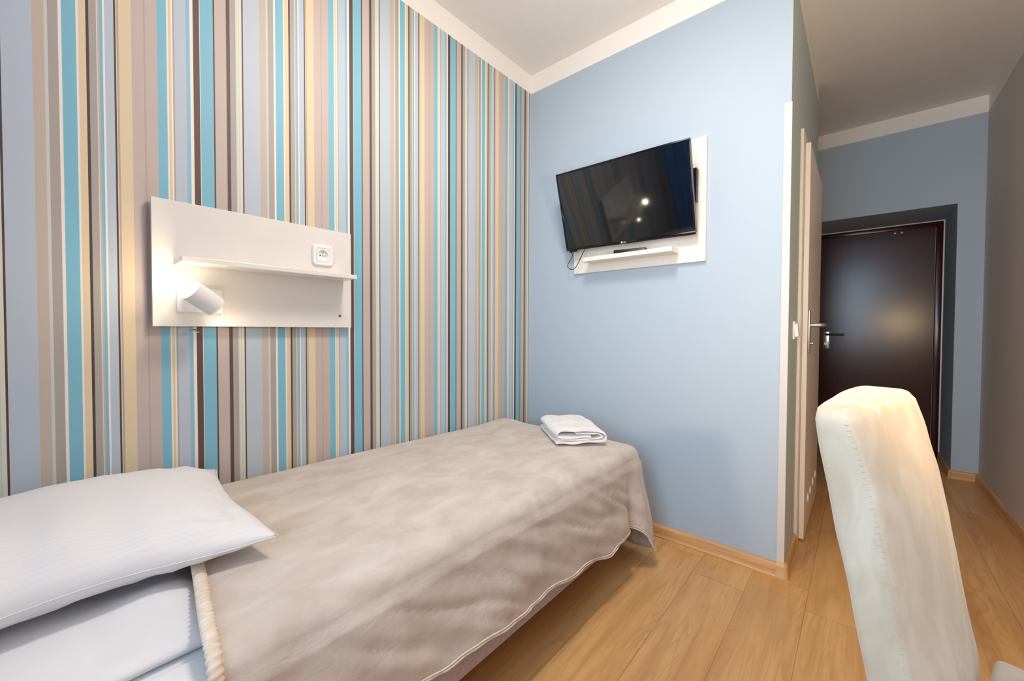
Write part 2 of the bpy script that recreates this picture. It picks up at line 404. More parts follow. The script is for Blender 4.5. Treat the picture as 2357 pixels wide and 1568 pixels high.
# ---------------------------------------------------------------- entry door
d2 = struct(link('door_2', mbox(XD, XD+0.04, NY0+0.05, NY1-0.02, 0.006, LZ-0.045), M_maho))
d2['label'] = 'dark brown wooden entry door with lever handle deep in its niche at the passage end'
bm = bmesh.new()
box(bm, XD-0.02, XD+0.06, NY0+0.001, NY0+0.048, 0, LZ-0.001, bev=0.003); box(bm, XD-0.02, XD+0.06, NY1-0.02, NY1-0.001, 0, LZ-0.001, bev=0.003)
box(bm, XD-0.02, XD+0.06, NY0+0.048, NY1-0.02, LZ-0.043, LZ-0.001, bev=0.003)
link('door_frame', bm, M_maho, d2, True, 40)
struct(link('trim_2', box(box(bmesh.new(), XD-0.030, XD-0.0205, NY0, NY0+0.008, 0.06, LZ), XD-0.030, XD-0.0205, NY0+0.008, NY1, LZ-0.008, LZ), M_plast))
hp = link('handle_plate', mbox(XD-0.012, XD-0.0005, -1.432, -1.380, 0.905, 1.078, bev=0.010, seg=4), M_chrome, d2, True, 50)
bm = bmesh.new(); pth = smoothpath([(XD-0.010, -1.404, 1.045), (XD-0.045, -1.404, 1.045), (XD-0.055, -1.412, 1.045), (XD-0.058, -1.45, 1.045), (XD-0.055, -1.535, 1.045)], 6)
tube(bm, pth, 0.009, 12); link('lever', bm, M_black, hp, True, 50)
link('lock_cylinder', lathe([(0, 0.004), (0.008, 0.004), (0.010, 0.008), (0.017, 0.008), (0.019, 0.0)], (XD-0.012, -1.406, 0.957), (-1, 0, 0), 24), M_chrome, hp, True, 50)
for y in (-1.866, -1.910):
    link('screw_cap', lathe([(0, 0.004), (0.006, 0.003), (0.008, 0.0)], (XD-0.0005, y, 1.944), (-1, 0, 0), 16), M_plast, d2, True)

# light switch on the side wall
sw = thing('light_switch', 'white square rocker light switch on the narrow side wall beside the bathroom door frame', 'light switch', (0.205, YC, 1.08))
link('switch_frame', mbox(0.162, 0.248, YC-0.009, YC-0.0003, 1.040, 1.124, bev=0.003), M_plast, sw, True, 40)
link('rocker', extrude_profile([(0, -0.030), (0.010, -0.030), (0.015, -0.026), (0.010, 0.030), (0, 0.030)], (0.175, YC-0.008, 1.082), (0.235, YC-0.008, 1.082), (0, -1, 0), (0, 0, 1)), M_plast, sw)

# ---------------------------------------------------------------- headboard panel on striped wall
PX0, PX1, PZ0, PZ1 = -1.888, -1.257, 1.086, 1.478
hpn = thing('wall_panel_shelf', 'white laminate panel with a narrow ledge shelf mounted on the striped wall above the bed', 'wall shelf', (-1.57, 0, PZ0))
link('back_board', mbox(PX0, PX1, -0.030, -0.013, PZ0, PZ1, bev=0.0012), M_lam, hpn)
link('ledge_shelf', mbox(-1.836, -1.290, -0.142, -0.0302, 1.277, 1.293, bev=0.0015), M_lam, hpn)
for x in (-1.80, -1.34):
    for z in (1.14, 1.42): link('spacer', mbox(x-0.02, x+0.02, -0.0128, -0.0003, z-0.02, z+0.02), M_lam, hpn)
link('screw', lathe([(0, 0.0005), (0.003, 0.001), (0.0055, 0.0012), (0.006, 0)], (-1.306, -0.0301, 1.134), (0, -1, 0), 16), M_brasshole, hpn, True)
# power socket
PS = thing('power_socket', 'white round-recess power socket on the right of the headboard panel', 'socket', (-1.376, -0.0302, 1.371))
cx_, cz_ = -1.3765, 1.3715
bm = bmesh.new(); n = 32
def sq_ring(h, y):
    out = []
    for k in range(n):
        a = 2*math.pi*(k+0.5)/n; c0, s0 = math.cos(a), math.sin(a); e = 0.10 if abs(abs(c0)-abs(s0)) < 0.25 else 0.0
        mlen = 1/max(abs(c0), abs(s0)); out.append(bm.verts.new((cx_+h*c0*mlen*(1-e*(mlen-1)), y, cz_+h*s0*mlen*(1-e*(mlen-1)))))
    return out
def ci_ring(r, y, dy=0): return [bm.verts.new((cx_+r*math.cos(2*math.pi*(k+0.5)/n), y, cz_+r*math.sin(2*math.pi*(k+0.5)/n))) for k in range(n)]
rr = [sq_ring(0.0405, -0.0303), sq_ring(0.0405, -0.0365), sq_ring(0.0375, -0.040), sq_ring(0.0275, -0.0405), sq_ring(0.0265, -0.0385)]
for a, b in zip(rr, rr[1:]):
    for k in range(n): bm.faces.new((a[k], a[(k+1) % n], b[(k+1) % n], b[k]))
link('socket_frame', bm, M_plast, PS, True, 35)
bm = bmesh.new()
rr = [sq_ring(0.0262, -0.0385), sq_ring(0.0258, -0.0400), ci_ring(0.0205, -0.0405), ci_ring(0.0195, -0.0395), ci_ring(0.0190, -0.0325), ci_ring(0.004, -0.0323)]
for a, b in zip(rr, rr[1:]):
    for k in range(n): bm.faces.new((a[k], a[(k+1) % n], b[(k+1) % n], b[k]))
bm.faces.new(rr[-1])
so = link('socket_face', bm, M_plast, PS, True, 35)
for x, z, r in ((-0.0095, -0.001, 0.0026), (0.0095, -0.001, 0.0026)):
    link('pin_hole', lathe([(0, 0.0003), (r, 0.0003), (r, -0.0002)], (cx_+x, -0.0324, cz_+z), (0, -1, 0), 14), M_dark, so)
link('earth_pin', lathe([(0, 0.008), (0.0018, 0.0075), (0.0022, 0.006), (0.0022, -0.0002)], (cx_, -0.0326, cz_+0.0105), (0, -1, 0), 14), M_chrome, so, True, 50)
link('socket_screw', lathe([(0, 0.0008), (0.0024, 0.0008), (0.0026, 0)], (cx_, -0.0325, cz_-0.002), (0, -1, 0), 14), M_chrome, so)

# reading lamp
RL = thing('reading_lamp', 'white cylinder spot reading lamp, switched on, on a square plate on the headboard panel', 'lamp', (-1.771, -0.0302, 1.17))
link('base_plate', mbox(-1.832, -1.711, -0.040, -0.0302, 1.131, 1.209, bev=0.003, seg=3), M_plast, RL, True, 40)
hb, hf = Vector((-1.742, -0.095, 1.148)), Vector((-1.814, -0.122, 1.197))
ax = (hf-hb).normalized(); L = (hf-hb).length
sh = link('lamp_head', lathe([(0.0, 0.004), (0.024, 0.003), (0.030, 0.0), (0.0325, 0.004), (0.0330, 0.010), (0.0335, L), (0.0318, L), (0.031, L-0.004), (0.030, 0.012), (0.0, 0.010)], hb, ax, 40), M_plast, RL, True, 40)
link('bulb', lathe([(0.0, L-0.006), (0.012, L-0.007), (0.024, L-0.010), (0.0295, L-0.014)], hb, ax, 32), M_glow, sh, True)
bm = bmesh.new(); tube(bm, [(-1.771, -0.0395, 1.17), (-1.773, -0.06, 1.17), (-1.775, -0.085, 1.171)], 0.009, 14); link('swivel_arm', bm, M_plast, RL, True, 60)
q = hf+ax*0.02+Vector((0, -0.02, 0))
light('reading_lamp_light', 'POINT', q, 0.6, (1.0, 0.84, 0.60), 0.02)
light('panel_fill_light', 'POINT', (-1.705, -0.105, 1.095), 0.12, (1.0, 0.84, 0.60), 0.008)  # added fill light behind the closed lamp head, brightens the lower panel
# little hook under the panel
hk = thing('wall_hook', 'tiny white hook with a round disc on the striped wall just under the reading lamp', 'hook', (-1.783, 0, 1.07))
bm = bmesh.new(); tube(bm, [(-1.783, -0.0003, 1.076), (-1.783, -0.022, 1.076), (-1.783, -0.026, 1.071)], 0.002, 10); link('pin', bm, M_chrome, hk, True, 60)
link('disc', lathe([(0, 0.0012), (0.010, 0.001), (0.011, 0), (0.010, -0.001), (0, -0.0012)], (-1.783, -0.027, 1.068), (0, 0, 1), 20), M_plast, hk, True, 60)

# ---------------------------------------------------------------- TV panel, TV, remote
TP = thing('tv_wall_panel', 'white laminate panel with a short shelf behind and below the television on the blue wall', 'wall shelf', (0, -0.71, 1.415))
link('back_board', mbox(-0.018, -0.0003, -1.080, -0.346, 1.414, 2.012, bev=0.0012), M_lam, TP)
link('ledge_shelf', mbox(-0.115, -0.0182, -0.955, -0.460, 1.463, 1.486, bev=0.0012), M_lam, TP)
TVL = Matrix.Translation((-0.132, -0.692, 1.746)) @ Matrix.Rotation(R(-90+0.43), 4, 'Z') @ Matrix.Rotation(R(17.4), 4, 'X') @ Matrix.Rotation(R(0.6), 4, 'Y')
# local frame: x right (towards -Y world), y into the wall, z up
TV = thing('television', 'black flat-screen television tilted down over the white panel on the blue wall', 'television', (-0.02, -0.70, 1.75))
TW, TH = 0.36, 0.215
link('back_shell', mbox(-TW+0.002, TW-0.002, 0.010, 0.034, -TH+0.004, TH-0.002, TVL, bev=0.006), M_black, TV, True, 40)
bm = bmesh.new()
box(bm, -TW, TW, -0.002, 0.010, TH-0.010, TH, TVL, bev=0.0015); box(bm, -TW, TW, -0.002, 0.010, -TH, -TH+0.017, TVL, bev=0.0015)
box(bm, -TW, -TW+0.009, -0.002, 0.010, -TH+0.017, TH-0.010, TVL, bev=0.0015); box(bm, TW-0.009, TW, -0.002, 0.010, -TH+0.017, TH-0.010, TVL, bev=0.0015)
bz = link('bezel', bm, M_gloss, TV, True, 40)
link('screen', mbox(-TW+0.009, TW-0.009, 0.0005, 0.008, -TH+0.017, TH-0.010, TVL), M_screen, TV)
bm = bmesh.new(); box(bm, -0.17, 0.20, 0.034, 0.046, -0.14, 0.12, TVL, bev=0.008); link('rear_cover', bm, M_black, TV, True, 40)
bm = bmesh.new(); box(bm, -TW+0.016, -TW+0.062, 0.0, 0.020, -TH-0.010, -TH-0.0005, TVL, bev=0.002); link('receiver_window', bm, M_black, TV)
# logo: round mark and two letters on the lower bezel
bm = lathe([(0, 0.0008), (0.0052, 0.0008), (0.0056, 0)], (0, 0, 0), (0, -1, 0), 24); bm.transform(TVL @ Matrix.Translation((-0.0125, -0.0021, -TH+0.009)))
M_logo = simple('logo_silver', srgb(205, 205, 208), 0.3)
lg = link('logo', bm, M_logo, bz)
cu = bpy.data.curves.new('letters', 'FONT'); cu.body = 'LG'; cu.size = 0.0125; cu.extrude = 0.0004; cu.materials.append(M_logo)
tmpo = bpy.data.objects.new('letters_curve', cu); lme = bpy.data.meshes.new_from_object(tmpo); bpy.data.objects.remove(tmpo)
lme.materials.clear(); lme.materials.append(M_logo)
lt = bpy.data.objects.new('letters', lme); COL.objects.link(lt); lt.parent = lg
lt.matrix_basis = TVL @ Matrix.Translation((-0.004, -0.0024, -TH+0.0046)) @ Matrix.Rotation(R(90), 4, 'X')
M_logod = simple('logo_dark', srgb(60, 60, 64), 0.4)
br = link('wall_bracket', box(box(bmesh.new(), -0.050, -0.0182, -1.045, -0.995, 1.70, 1.86, bev=0.003), -0.075, -0.0182, -0.90, -0.50, 1.68, 1.80), M_black, TV)
link('bracket_arm', mbox(-0.112, -0.0752, -0.80, -0.60, 1.70, 1.78), M_black, TV)
A = TVL @ Vector((-TW+0.010, 0.02, -TH)); 
pts = smoothpath([A, A+Vector((0.02, -0.003, -0.03)), (-0.055, -0.325, 1.462), (-0.05, -0.352, 1.438), (-0.055, -0.385, 1.452), (-0.07, -0.425, 1.50), (-0.08, -0.46, 1.545)], 8)
bm = bmesh.new(); tube(bm, pts, 0.0022, 8); link('cable', bm, M_black, TV, True)
RC = thing('remote_control', 'black remote control lying on the short shelf under the television', 'remote control', (-0.075, -0.71, 1.487))
RM = Matrix.Translation((-0.072, -0.725, 1.4868)) @ Matrix.Rotation(R(13), 4, 'Z')
bm = bmesh.new(); box(bm, -0.020, 0.020, -0.085, 0.085, 0.0, 0.020, RM, bev=0.007, seg=3); link('remote_body', bm, M_black, RC, True, 40)
bm = bmesh.new()
for i in range(6):
    for j in range(3): box(bm, -0.013+j*0.010, -0.007+j*0.010, -0.070+i*0.016, -0.064+i*0.016, 0.0201, 0.0215, RM)
link('buttons', bm, M_dark, RC)

# ---------------------------------------------------------------- bed
BX0, BX1, BY = -2.46, -0.262, -0.885
BED = thing('single_bed', 'single box-spring bed with mauve fabric base along the striped wall', 'bed', (-1.35, -0.45, 0))
link('box_base', mbox(BX0, BX1-0.015, BY+0.005, -0.022, 0.165, 0.345, bev=0.012, seg=3), M_box, BED, True, 40)
link('mattress', mbox(BX0, BX1, BY, -0.022, 0.347, 0.505, bev=0.05, seg=5), M_linen, BED, True, 60)
for x in (BX0+0.10, BX1-0.45):
    for y in (BY+0.26, -0.20):
        link('leg', lathe([(0, 0), (0.018, 0), (0.027, 0.164), (0, 0.164)], (x, y, 0), (0, 0, 1), 20), M_leg, BED, True, 50)

def sstep(a, b, x):
    t = min(max((x-a)/(b-a), 0), 1); return t*t*(3-2*t)
def nz(x, y, z=0.0): return noise.noise(Vector((x, y, z)))
def ztop(x, y):
    z = 0.550-0.018*sstep(-1.4, -0.3, x)
    z += 0.006*nz(x*2.2, y*3.0, 1.3)+0.0025*nz(x*7, y*9, 4.0)
    z += 0.006*math.exp(-((y+0.45)/0.3)**2)
    z += 0.010*math.exp(-((x+0.36)/0.14)**2-((y+0.06)/0.12)**2)
    return z
def drape(x0, x1, y0, y1, offs, ztopf, dropf, flare, NT_=220, NV=44, rad=0.055, headx=None):
    """sheet over a slab: path runs wall side -> foot -> near side; returns grid of points [t][v]"""
    path = []
    def arc(cx, cy, r, a0, a1, n):
        for i in range(n+1):
            a = a0+(a1-a0)*i/n; path.append((cx+r*math.cos(a), cy+r*math.sin(a), math.cos(a), math.sin(a)))
    n1 = 130
    for i in range(n1): path.append((x0+(x1-0.06-x0)*i/n1, y1, 0, 1))
    arc(x1-0.06, y1-0.06, 0.06, math.pi/2, 0, 12)
    for i in range(1, 40): path.append((x1, y1-0.06+(y0+0.06-(y1-0.06))*i/40, 1, 0))
    arc(x1-0.06, y0+0.06, 0.06, 0, -math.pi/2, 26)
    n2 = 130
    for i in range(1, n2+1): path.append((x1-0.06+(x0-(x1-0.06))*i/n2, y0, 0, -1))
    grid = []
    for ti, (px, py, nx, ny) in enumerate(path):
        row = []
        sxp = min(max(px, x0), x1-0.42); syp = (y0+y1)/2
        ex, ey = px-nx*rad, py-ny*rad
        # top part
        for k in range(18):
            f = k/18; x = sxp+(ex-sxp)*f; y = syp+(ey-syp)*f
            row.append(Vector((x, y, ztopf(x, y)+offs)))
        zt = ztopf(ex, ey)+offs; dr = dropf(ti, px, py, nx, ny)
        for k in range(7):
            a = (math.pi/2)*k/6
            row.append(Vector((ex+nx*rad*math.sin(a), ey+ny*rad*math.sin(a), zt-rad*(1-math.cos(a)))))
        for k in range(1, NV-24):
            f = k/(NV-25); s = f*dr
            fo = flare(ti, px, py, nx, ny, f)
            dx, dy, dz = fo
            row.append(Vector((px+dx, py+dy, zt-rad-s+dz)))
        grid.append(row)
    return grid, path
def grid_mesh(grid, thick=0.0):
    bm = bmesh.new(); V = [[bm.verts.new(p) for p in row] for row in grid]
    for a, b in zip(V, V[1:]):
        for k in range(len(a)-1): bm.faces.new((a[k], a[k+1], b[k+1], b[k]))
    bmesh.ops.remove_doubles(bm, verts=bm.verts, dist=0.0004)
    return bm

BLX = -1.855
CX, CY = BX1, BY
def hemz(px, py, nx, ny):
    near = sstep(-0.55, -0.30, px)
    side = 0.225+0.055*sstep(-0.9, -1.8, px)+0.008*math.sin(px*11)+0.006*math.sin(px*23+1) if ny < -0.5 else 0.22
    side -= 0.025*sstep(-0.95, -0.50, px)
    return side
def b_drop(ti, px, py, nx, ny):
    zt = 0.535
    if ny > 0.3: return 0.10
    # hem height along the path: near side ~0.21, dips over the corner, foot drape low
    side = hemz(px, py, nx, ny)
    if ny < -0.999:
        d = (BX1-0.05)-px            # distance from the corner along the side
        hz = side+(0.085-side)*math.exp(-(d/0.055)**2) if d < 0.4 else side
        hz += 0.012*math.exp(-((d-0.13)/0.05)**2)
    elif nx > 0.999:
        d = py-(BY+0.05); hz = 0.030+0.05*sstep(0.0, 0.3, d)
    else:
        a = math.atan2(-ny, nx)/(math.pi/2) if ny < 0 else 0   # 1 at side, 0 at foot
        hz = 0.030+0.055*sstep(0, 1, a)
        if ny > 0: hz = 0.3
    return max(zt+0.008-0.055-hz, 0.05)
def b_flare(ti, px, py, nx, ny, f):
    g = f*f*(3-2*f)*0.5+f*0.5
    if ny > 0.3: return (0, -0.004*f if False else 0, 0)
    o = 0.010+0.022*g
    wob = 0.007*nz(px*5, f*2.5, 3.1)+0.004*nz(px*14, f*4, 7.7)
    dx, dy = nx*(o+wob*f), ny*(o+wob*f)
    if ny < -0.999:
        d = (BX1-0.05)-px
        # valley before the corner, fold rolling outwards at the corner
        val = math.exp(-((d-0.125)/0.040)**2); bul = math.exp(-((d-0.01)/0.075)**2)
        dy += (0.030*val-0.050*bul)*g
        dx += 0.012*bul*g-0.008*val*g
    elif nx > 0.999:
        d = py-(BY+0.05); dx += 0.012*math.exp(-(d/0.12)**2)*g+0.010*math.sin(d*26)*g*math.exp(-d*2)
    elif ny < 0:
        dx += 0.014*g*nx+0.006*g; dy += ny*0.050*g
    return (dx, dy, 0.0)
def wr(x, y):   # creases of the blanket on the near flank
    return 0
grid, path = drape(BLX, BX1+0.0, BY, -0.008, 0.010, ztop, b_drop, b_flare)
# slant and soften the head end edge, add side creases
for i, row in enumerate(grid):
    for k, p in enumerate(row):
        if p.x < -1.2:
            s = sstep(-1.2, BLX, p.x); p.x += s*(0.004+0.09*(p.y+0.1))+s*0.006*math.sin(p.y*9)
        side = max(0.0, -(p.y+0.72))/0.2
        if side > 0 and p.x < -0.35:
            sd = min(side, 1)
            a = p.x*0.93+p.z*1.6
            c_ = 0.014*nz(a*7.0, p.z*3.0-p.x*1.2, 2.0)+0.006*nz(a*15, p.z*4-p.x*2, 9.0)
            p.y -= sd*abs(c_)*1.5; p.z += sd*c_*0.6
BLK = thing('plush_blanket', 'beige plush blanket spread over the bed and hanging down its side and foot', 'blanket', (-1.0, -0.45, 0.545))
o = link('blanket_cloth', grid_mesh(grid), M_plush, BLK, True)
md = o.modifiers.new('thick', 'SOLIDIFY'); md.thickness = 0.006; md.offset = 1 if False else -1
# twisted, whip-stitched border across the head end
edge = []
last = [r_ for r_ in grid]
e1 = [row[0] for row in (grid[0],)]
head = list(reversed(grid[0][0:19]))+grid[-1][1:]
head = [Vector(p)+Vector((-0.002, 0, 0.004)) for p in head]
def resample(pts, step):
    out = [pts[0].copy()]; acc = 0
    for a, b in zip(pts, pts[1:]):
        L_ = (b-a).length
        if L_ < 1e-7: continue
        d = step-acc
        while d <= L_: out.append(a+(b-a)*(d/L_)); d += step
        acc = (acc+L_) % step
    return out
he = resample(head, 0.0025)
bm = bmesh.new(); seg = 14; rings = []
for i, p in enumerate(he):
    tg = (he[min(i+1, len(he)-1)]-he[max(i-1, 0)]).normalized(); s1 = tg.cross(Vector((1, 0, 0))).normalized(); s2 = s1.cross(tg)
    ring = []
    for k in range(seg):
        a = 2*math.pi*k/seg; rr_ = 0.0095*(1+0.16*math.sin(i*2*math.pi/5.0+a*1.0))
        ring.append(bm.verts.new(p+s1*math.cos(a)*rr_*0.75+s2*math.sin(a)*rr_*1.15))
    rings.append(ring)
for a, b in zip(rings, rings[1:]):
    for k in range(seg): bm.faces.new((a[k], a[(k+1) % seg], b[(k+1) % seg], b[k]))
link('rolled_border', bm, M_hem, BLK, True)
# stitched hem round the lower edge
bm = bmesh.new()
lo = [row[-1] for row in grid[130:]]
tube(bm, lo, 0.0035, 8)
ln = [row[-2]*0.55+row[-1]*0.45+Vector((path[130+i][2], path[130+i][3], 0))*0.0015 for i, row in enumerate(grid[130:])]
tube(bm, ln, 0.0022, 6)
link('hem', bm, M_hem, BLK, True)

# white duvet under blanket and pillow: closed quilt with a rolled front edge, and the sheet below it
def quilt(x0, x1, y0, y1, zt, zb, rad):
    NX, NY = 110, 110; bm = bmesh.new(); T_, B_ = [], []
    for i in range(NX+1):
        x = x0+(x1-x0)*i/NX; rt, rb = [], []
        for j in range(NY+1):
            t_ = j/NY; y = y0+(y1-y0)*(t_**1.6)
            e = min(y-y0, y1-y, x-x0, x1-x); k = 1 if e >= rad else math.sqrt(max(0, 1-((rad-e)/rad)**2))
            top = zt(x, y); m_ = zb+(top-zb)*0.5
            yy = y+0.010*nz(x*5, 0.3, 1.1)*sstep(y0+0.2, y0, y)
            rt.append(bm.verts.new((x, yy, m_+(top-m_)*k))); rb.append(rt[-1] if e <= 1e-9 else bm.verts.new((x, yy, m_-(m_-zb)*k)))
        T_.append(rt); B_.append(rb)
    for i in range(NX):
        for j in range(NY):
            bm.faces.new((T_[i][j], T_[i+1][j], T_[i+1][j+1], T_[i][j+1])); bm.faces.new((B_[i][j], B_[i][j+1], B_[i+1][j+1], B_[i+1][j]))
    return bm
def zduv(x, y):
    z = 0.538+0.008*nz(x*4+3, y*4, 0.3)+0.005*nz(x*9, y*6, 2.2)+0.011*nz(x*4+y*9, y*2-x*3, 5.5)
    z += 0.010*math.exp(-((x+1.97)/0.05)**2-((y+0.60)/0.05)**2)
    z -= 0.016*sstep(-1.93, -1.86, x)
    return z
o = link('duvet', quilt(BX0, -1.66, -0.775, -0.03, zduv, 0.5065, 0.028), M_linen, None, True)
tag(o, 'white duvet lying flat under the pillow and the blanket edge', 'duvet')
def zsh(x, y): return 0.518+0.003*nz(x*6, y*5, 3.3)
o = link('folded_sheet', quilt(BX0, -1.66, BY+0.01, -0.80, zsh, 0.5065, 0.008), M_linen, None, True)
tag(o, 'narrow strip of white bed sheet below the duvet edge', 'bed sheet')

# pillow
def pillow(name, loc, rot, a, b, T, mat):
    bm = bmesh.new(); N = 56; top = []; bot = []
    def pt(u, v, s):
        x = u*(a-0.030*(1-v*v)*abs(u)**2); y = v*(b-0.035*(1-u*u)*abs(v)**2)
        body = max(0, (1-u*u)*(1-v*v))**0.42
        body2 = max(0, (1-abs(u)**3.2)*(1-abs(v)**3.2))**0.65
        z = (0.45*body+0.55*body2)*T*(1.0 if s > 0 else 0.66)*s
        e = (1-u*u)*(1-v*v)
        rad_ = math.exp(-((abs(u)-0.9)/0.3)**2)+math.exp(-((abs(v)-0.9)/0.3)**2)
        z += 0.010*nz(x*5+7, y*5, s*3)*min(1, e*6)+0.006*rad_*nz(u*9, v*9, 5)*min(1, e*8)
        if s > 0: z += 0.034*nz(x*9+2, y*2.2, 8)*min(1, e*4)*sstep(0.4, -0.6, v)
        z += 0.004*math.sin((u+v)*6)*(1-min(1, e*4))
        return Vector((x, y, z))
    for i in range(N+1):
        u = math.sin((i/N-0.5)*math.pi); u = 0.35*u+0.65*(2*i/N-1)
        top.append([]); bot.append([])
        for j in range(N+1):
            v = math.sin((j/N-0.5)*math.pi); v = 0.35*v+0.65*(2*j/N-1)
            p = bm.verts.new(pt(u, v, 1)); top[-1].append(p)
            bot[-1].append(p if i in (0, N) or j in (0, N) else bm.verts.new(pt(u, v, -1)))
    for i in range(N):
        for j in range(N):
            bm.faces.new((top[i][j], top[i+1][j], top[i+1][j+1], top[i][j+1]))
            bm.faces.new((bot[i][j], bot[i][j+1], bot[i+1][j+1], bot[i+1][j]))
    M = Matrix.Translation(loc) @ Matrix.Rotation(rot[2], 4, 'Z') @ Matrix.Rotation(rot[1], 4, 'Y') @ Matrix.Rotation(rot[0], 4, 'X')
    bm.transform(M)
    return link(name, bm, mat, None, True), M, pt
pl, PM, pt = pillow('pillow', (-2.100, -0.328, 0.611), (R(0), R(0), R(-2.5)), 0.355, 0.315, 0.092, M_damask)
tag(pl, 'large plump white pillow at the head of the bed', 'pillow')
bm = bmesh.new(); per = []
for i in range(60): per.append(pt(-1+2*i/60, -1, 1))
for i in range(60): per.append(pt(1, -1+2*i/60, 1))
per = [PM @ p for p in per]
tube(bm, per, 0.0012, 6); link('piped_seam', bm, M_linen, pl, True)

# folded towel
TO = thing('folded_towel', 'folded white terry towel lying on the blanket at the foot of the bed', 'towel', (-0.39, -0.56, 0.545))
def towel_layer(path2d, width, thick, M, wob=0.0):
    """ribbon cross-section path2d (x,z) extruded along local y"""
    NY = 26; bm = bmesh.new(); P = smoothpath([(x, 0, z) for x, z in path2d], 8); rows = []
    for j in range(NY+1):
        y = (j/NY-0.5)*width; row = []
        for i, p in enumerate(P):
            a = P[max(i-1, 0)]; b = P[min(i+1, len(P)-1)]; tg = (b-a).normalized(); nn = Vector((-tg.z, 0, tg.x))
            e = 1-abs(j/NY*2-1)**6
            q_ = Vector((p.x, y+0.004*math.sin(i*0.35), p.z))
            q_.z += wob*nz(p.x*14, y*12, 2+i*0.01)+0.0
            row.append((q_, nn*thick/2*(0.7+0.3*e)))
        rows.append(row)
    T_ = [[bm.verts.new(q_+n_) for q_, n_ in row] for row in rows]; B_ = [[bm.verts.new(q_-n_) for q_, n_ in row] for row in rows]
    n_ = len(P)
    for j in range(NY):
        for i in range(n_-1):
            bm.faces.new((T_[j][i], T_[j][i+1], T_[j+1][i+1], T_[j+1][i])); bm.faces.new((B_[j][i], B_[j+1][i], B_[j+1][i+1], B_[j][i+1]))
        for i in (0, n_-1): bm.faces.new((T_[j][i], T_[j+1][i], B_[j+1][i], B_[j][i]))
    for j in (0, NY):
        for i in range(n_-1): bm.faces.new((T_[j][i], T_[j][i+1], B_[j][i+1], B_[j][i]))
    bm.transform(M); return bm
ang = math.atan2(-0.80+0.65, -0.44+0.61)     # short edge direction
TM = Matrix.Translation((-0.392, -0.560, 0.5535)) @ Matrix.Rotation(ang, 4, 'Z')
# local x: short edge (towards +x = near right), local y: long edge; fold at +x end
TSX = lambda L_: [(x*1.13+0.008, 0.004+z*1.10) for x, z in L_]
outer = [(-0.105, 0.006), (-0.05, 0.005), (0.02, 0.005), (0.07, 0.006), (0.096, 0.012), (0.106, 0.025), (0.100, 0.040), (0.080, 0.048), (0.02, 0.052), (-0.06, 0.054), (-0.092, 0.050), (-0.102, 0.040), (-0.094, 0.030), (-0.06, 0.027), (0.01, 0.028), (0.04, 0.027)]
link('outer_fold', towel_layer(TSX(outer), 0.335, 0.012, TM, 0.008), M_towel, TO, True, 60)
inner = [(-0.095, 0.016), (-0.04, 0.016), (0.03, 0.016), (0.072, 0.018), (0.090, 0.026), (0.078, 0.037), (0.05, 0.039), (-0.02, 0.040)]
link('inner_fold', towel_layer(TSX(inner), 0.325, 0.009, TM, 0.003), M_towel, TO, True, 60)

# ---------------------------------------------------------------- dining chair in the foreground
e1 = Vector((0.969, -0.247, 0)).normalized(); fr_ = Vector((-0.247, -0.969, 0)).normalized()
CHO = Vector((-1.25, -1.585, 0))
CH = thing('upholstered_chair', 'cream suede upholstered chair with tall curved backrest turned to the right wall', 'chair', (-1.08, -1.75, 0))
def chp(u, v, z): return CHO+e1*u+fr_*v+Vector((0, 0, z))
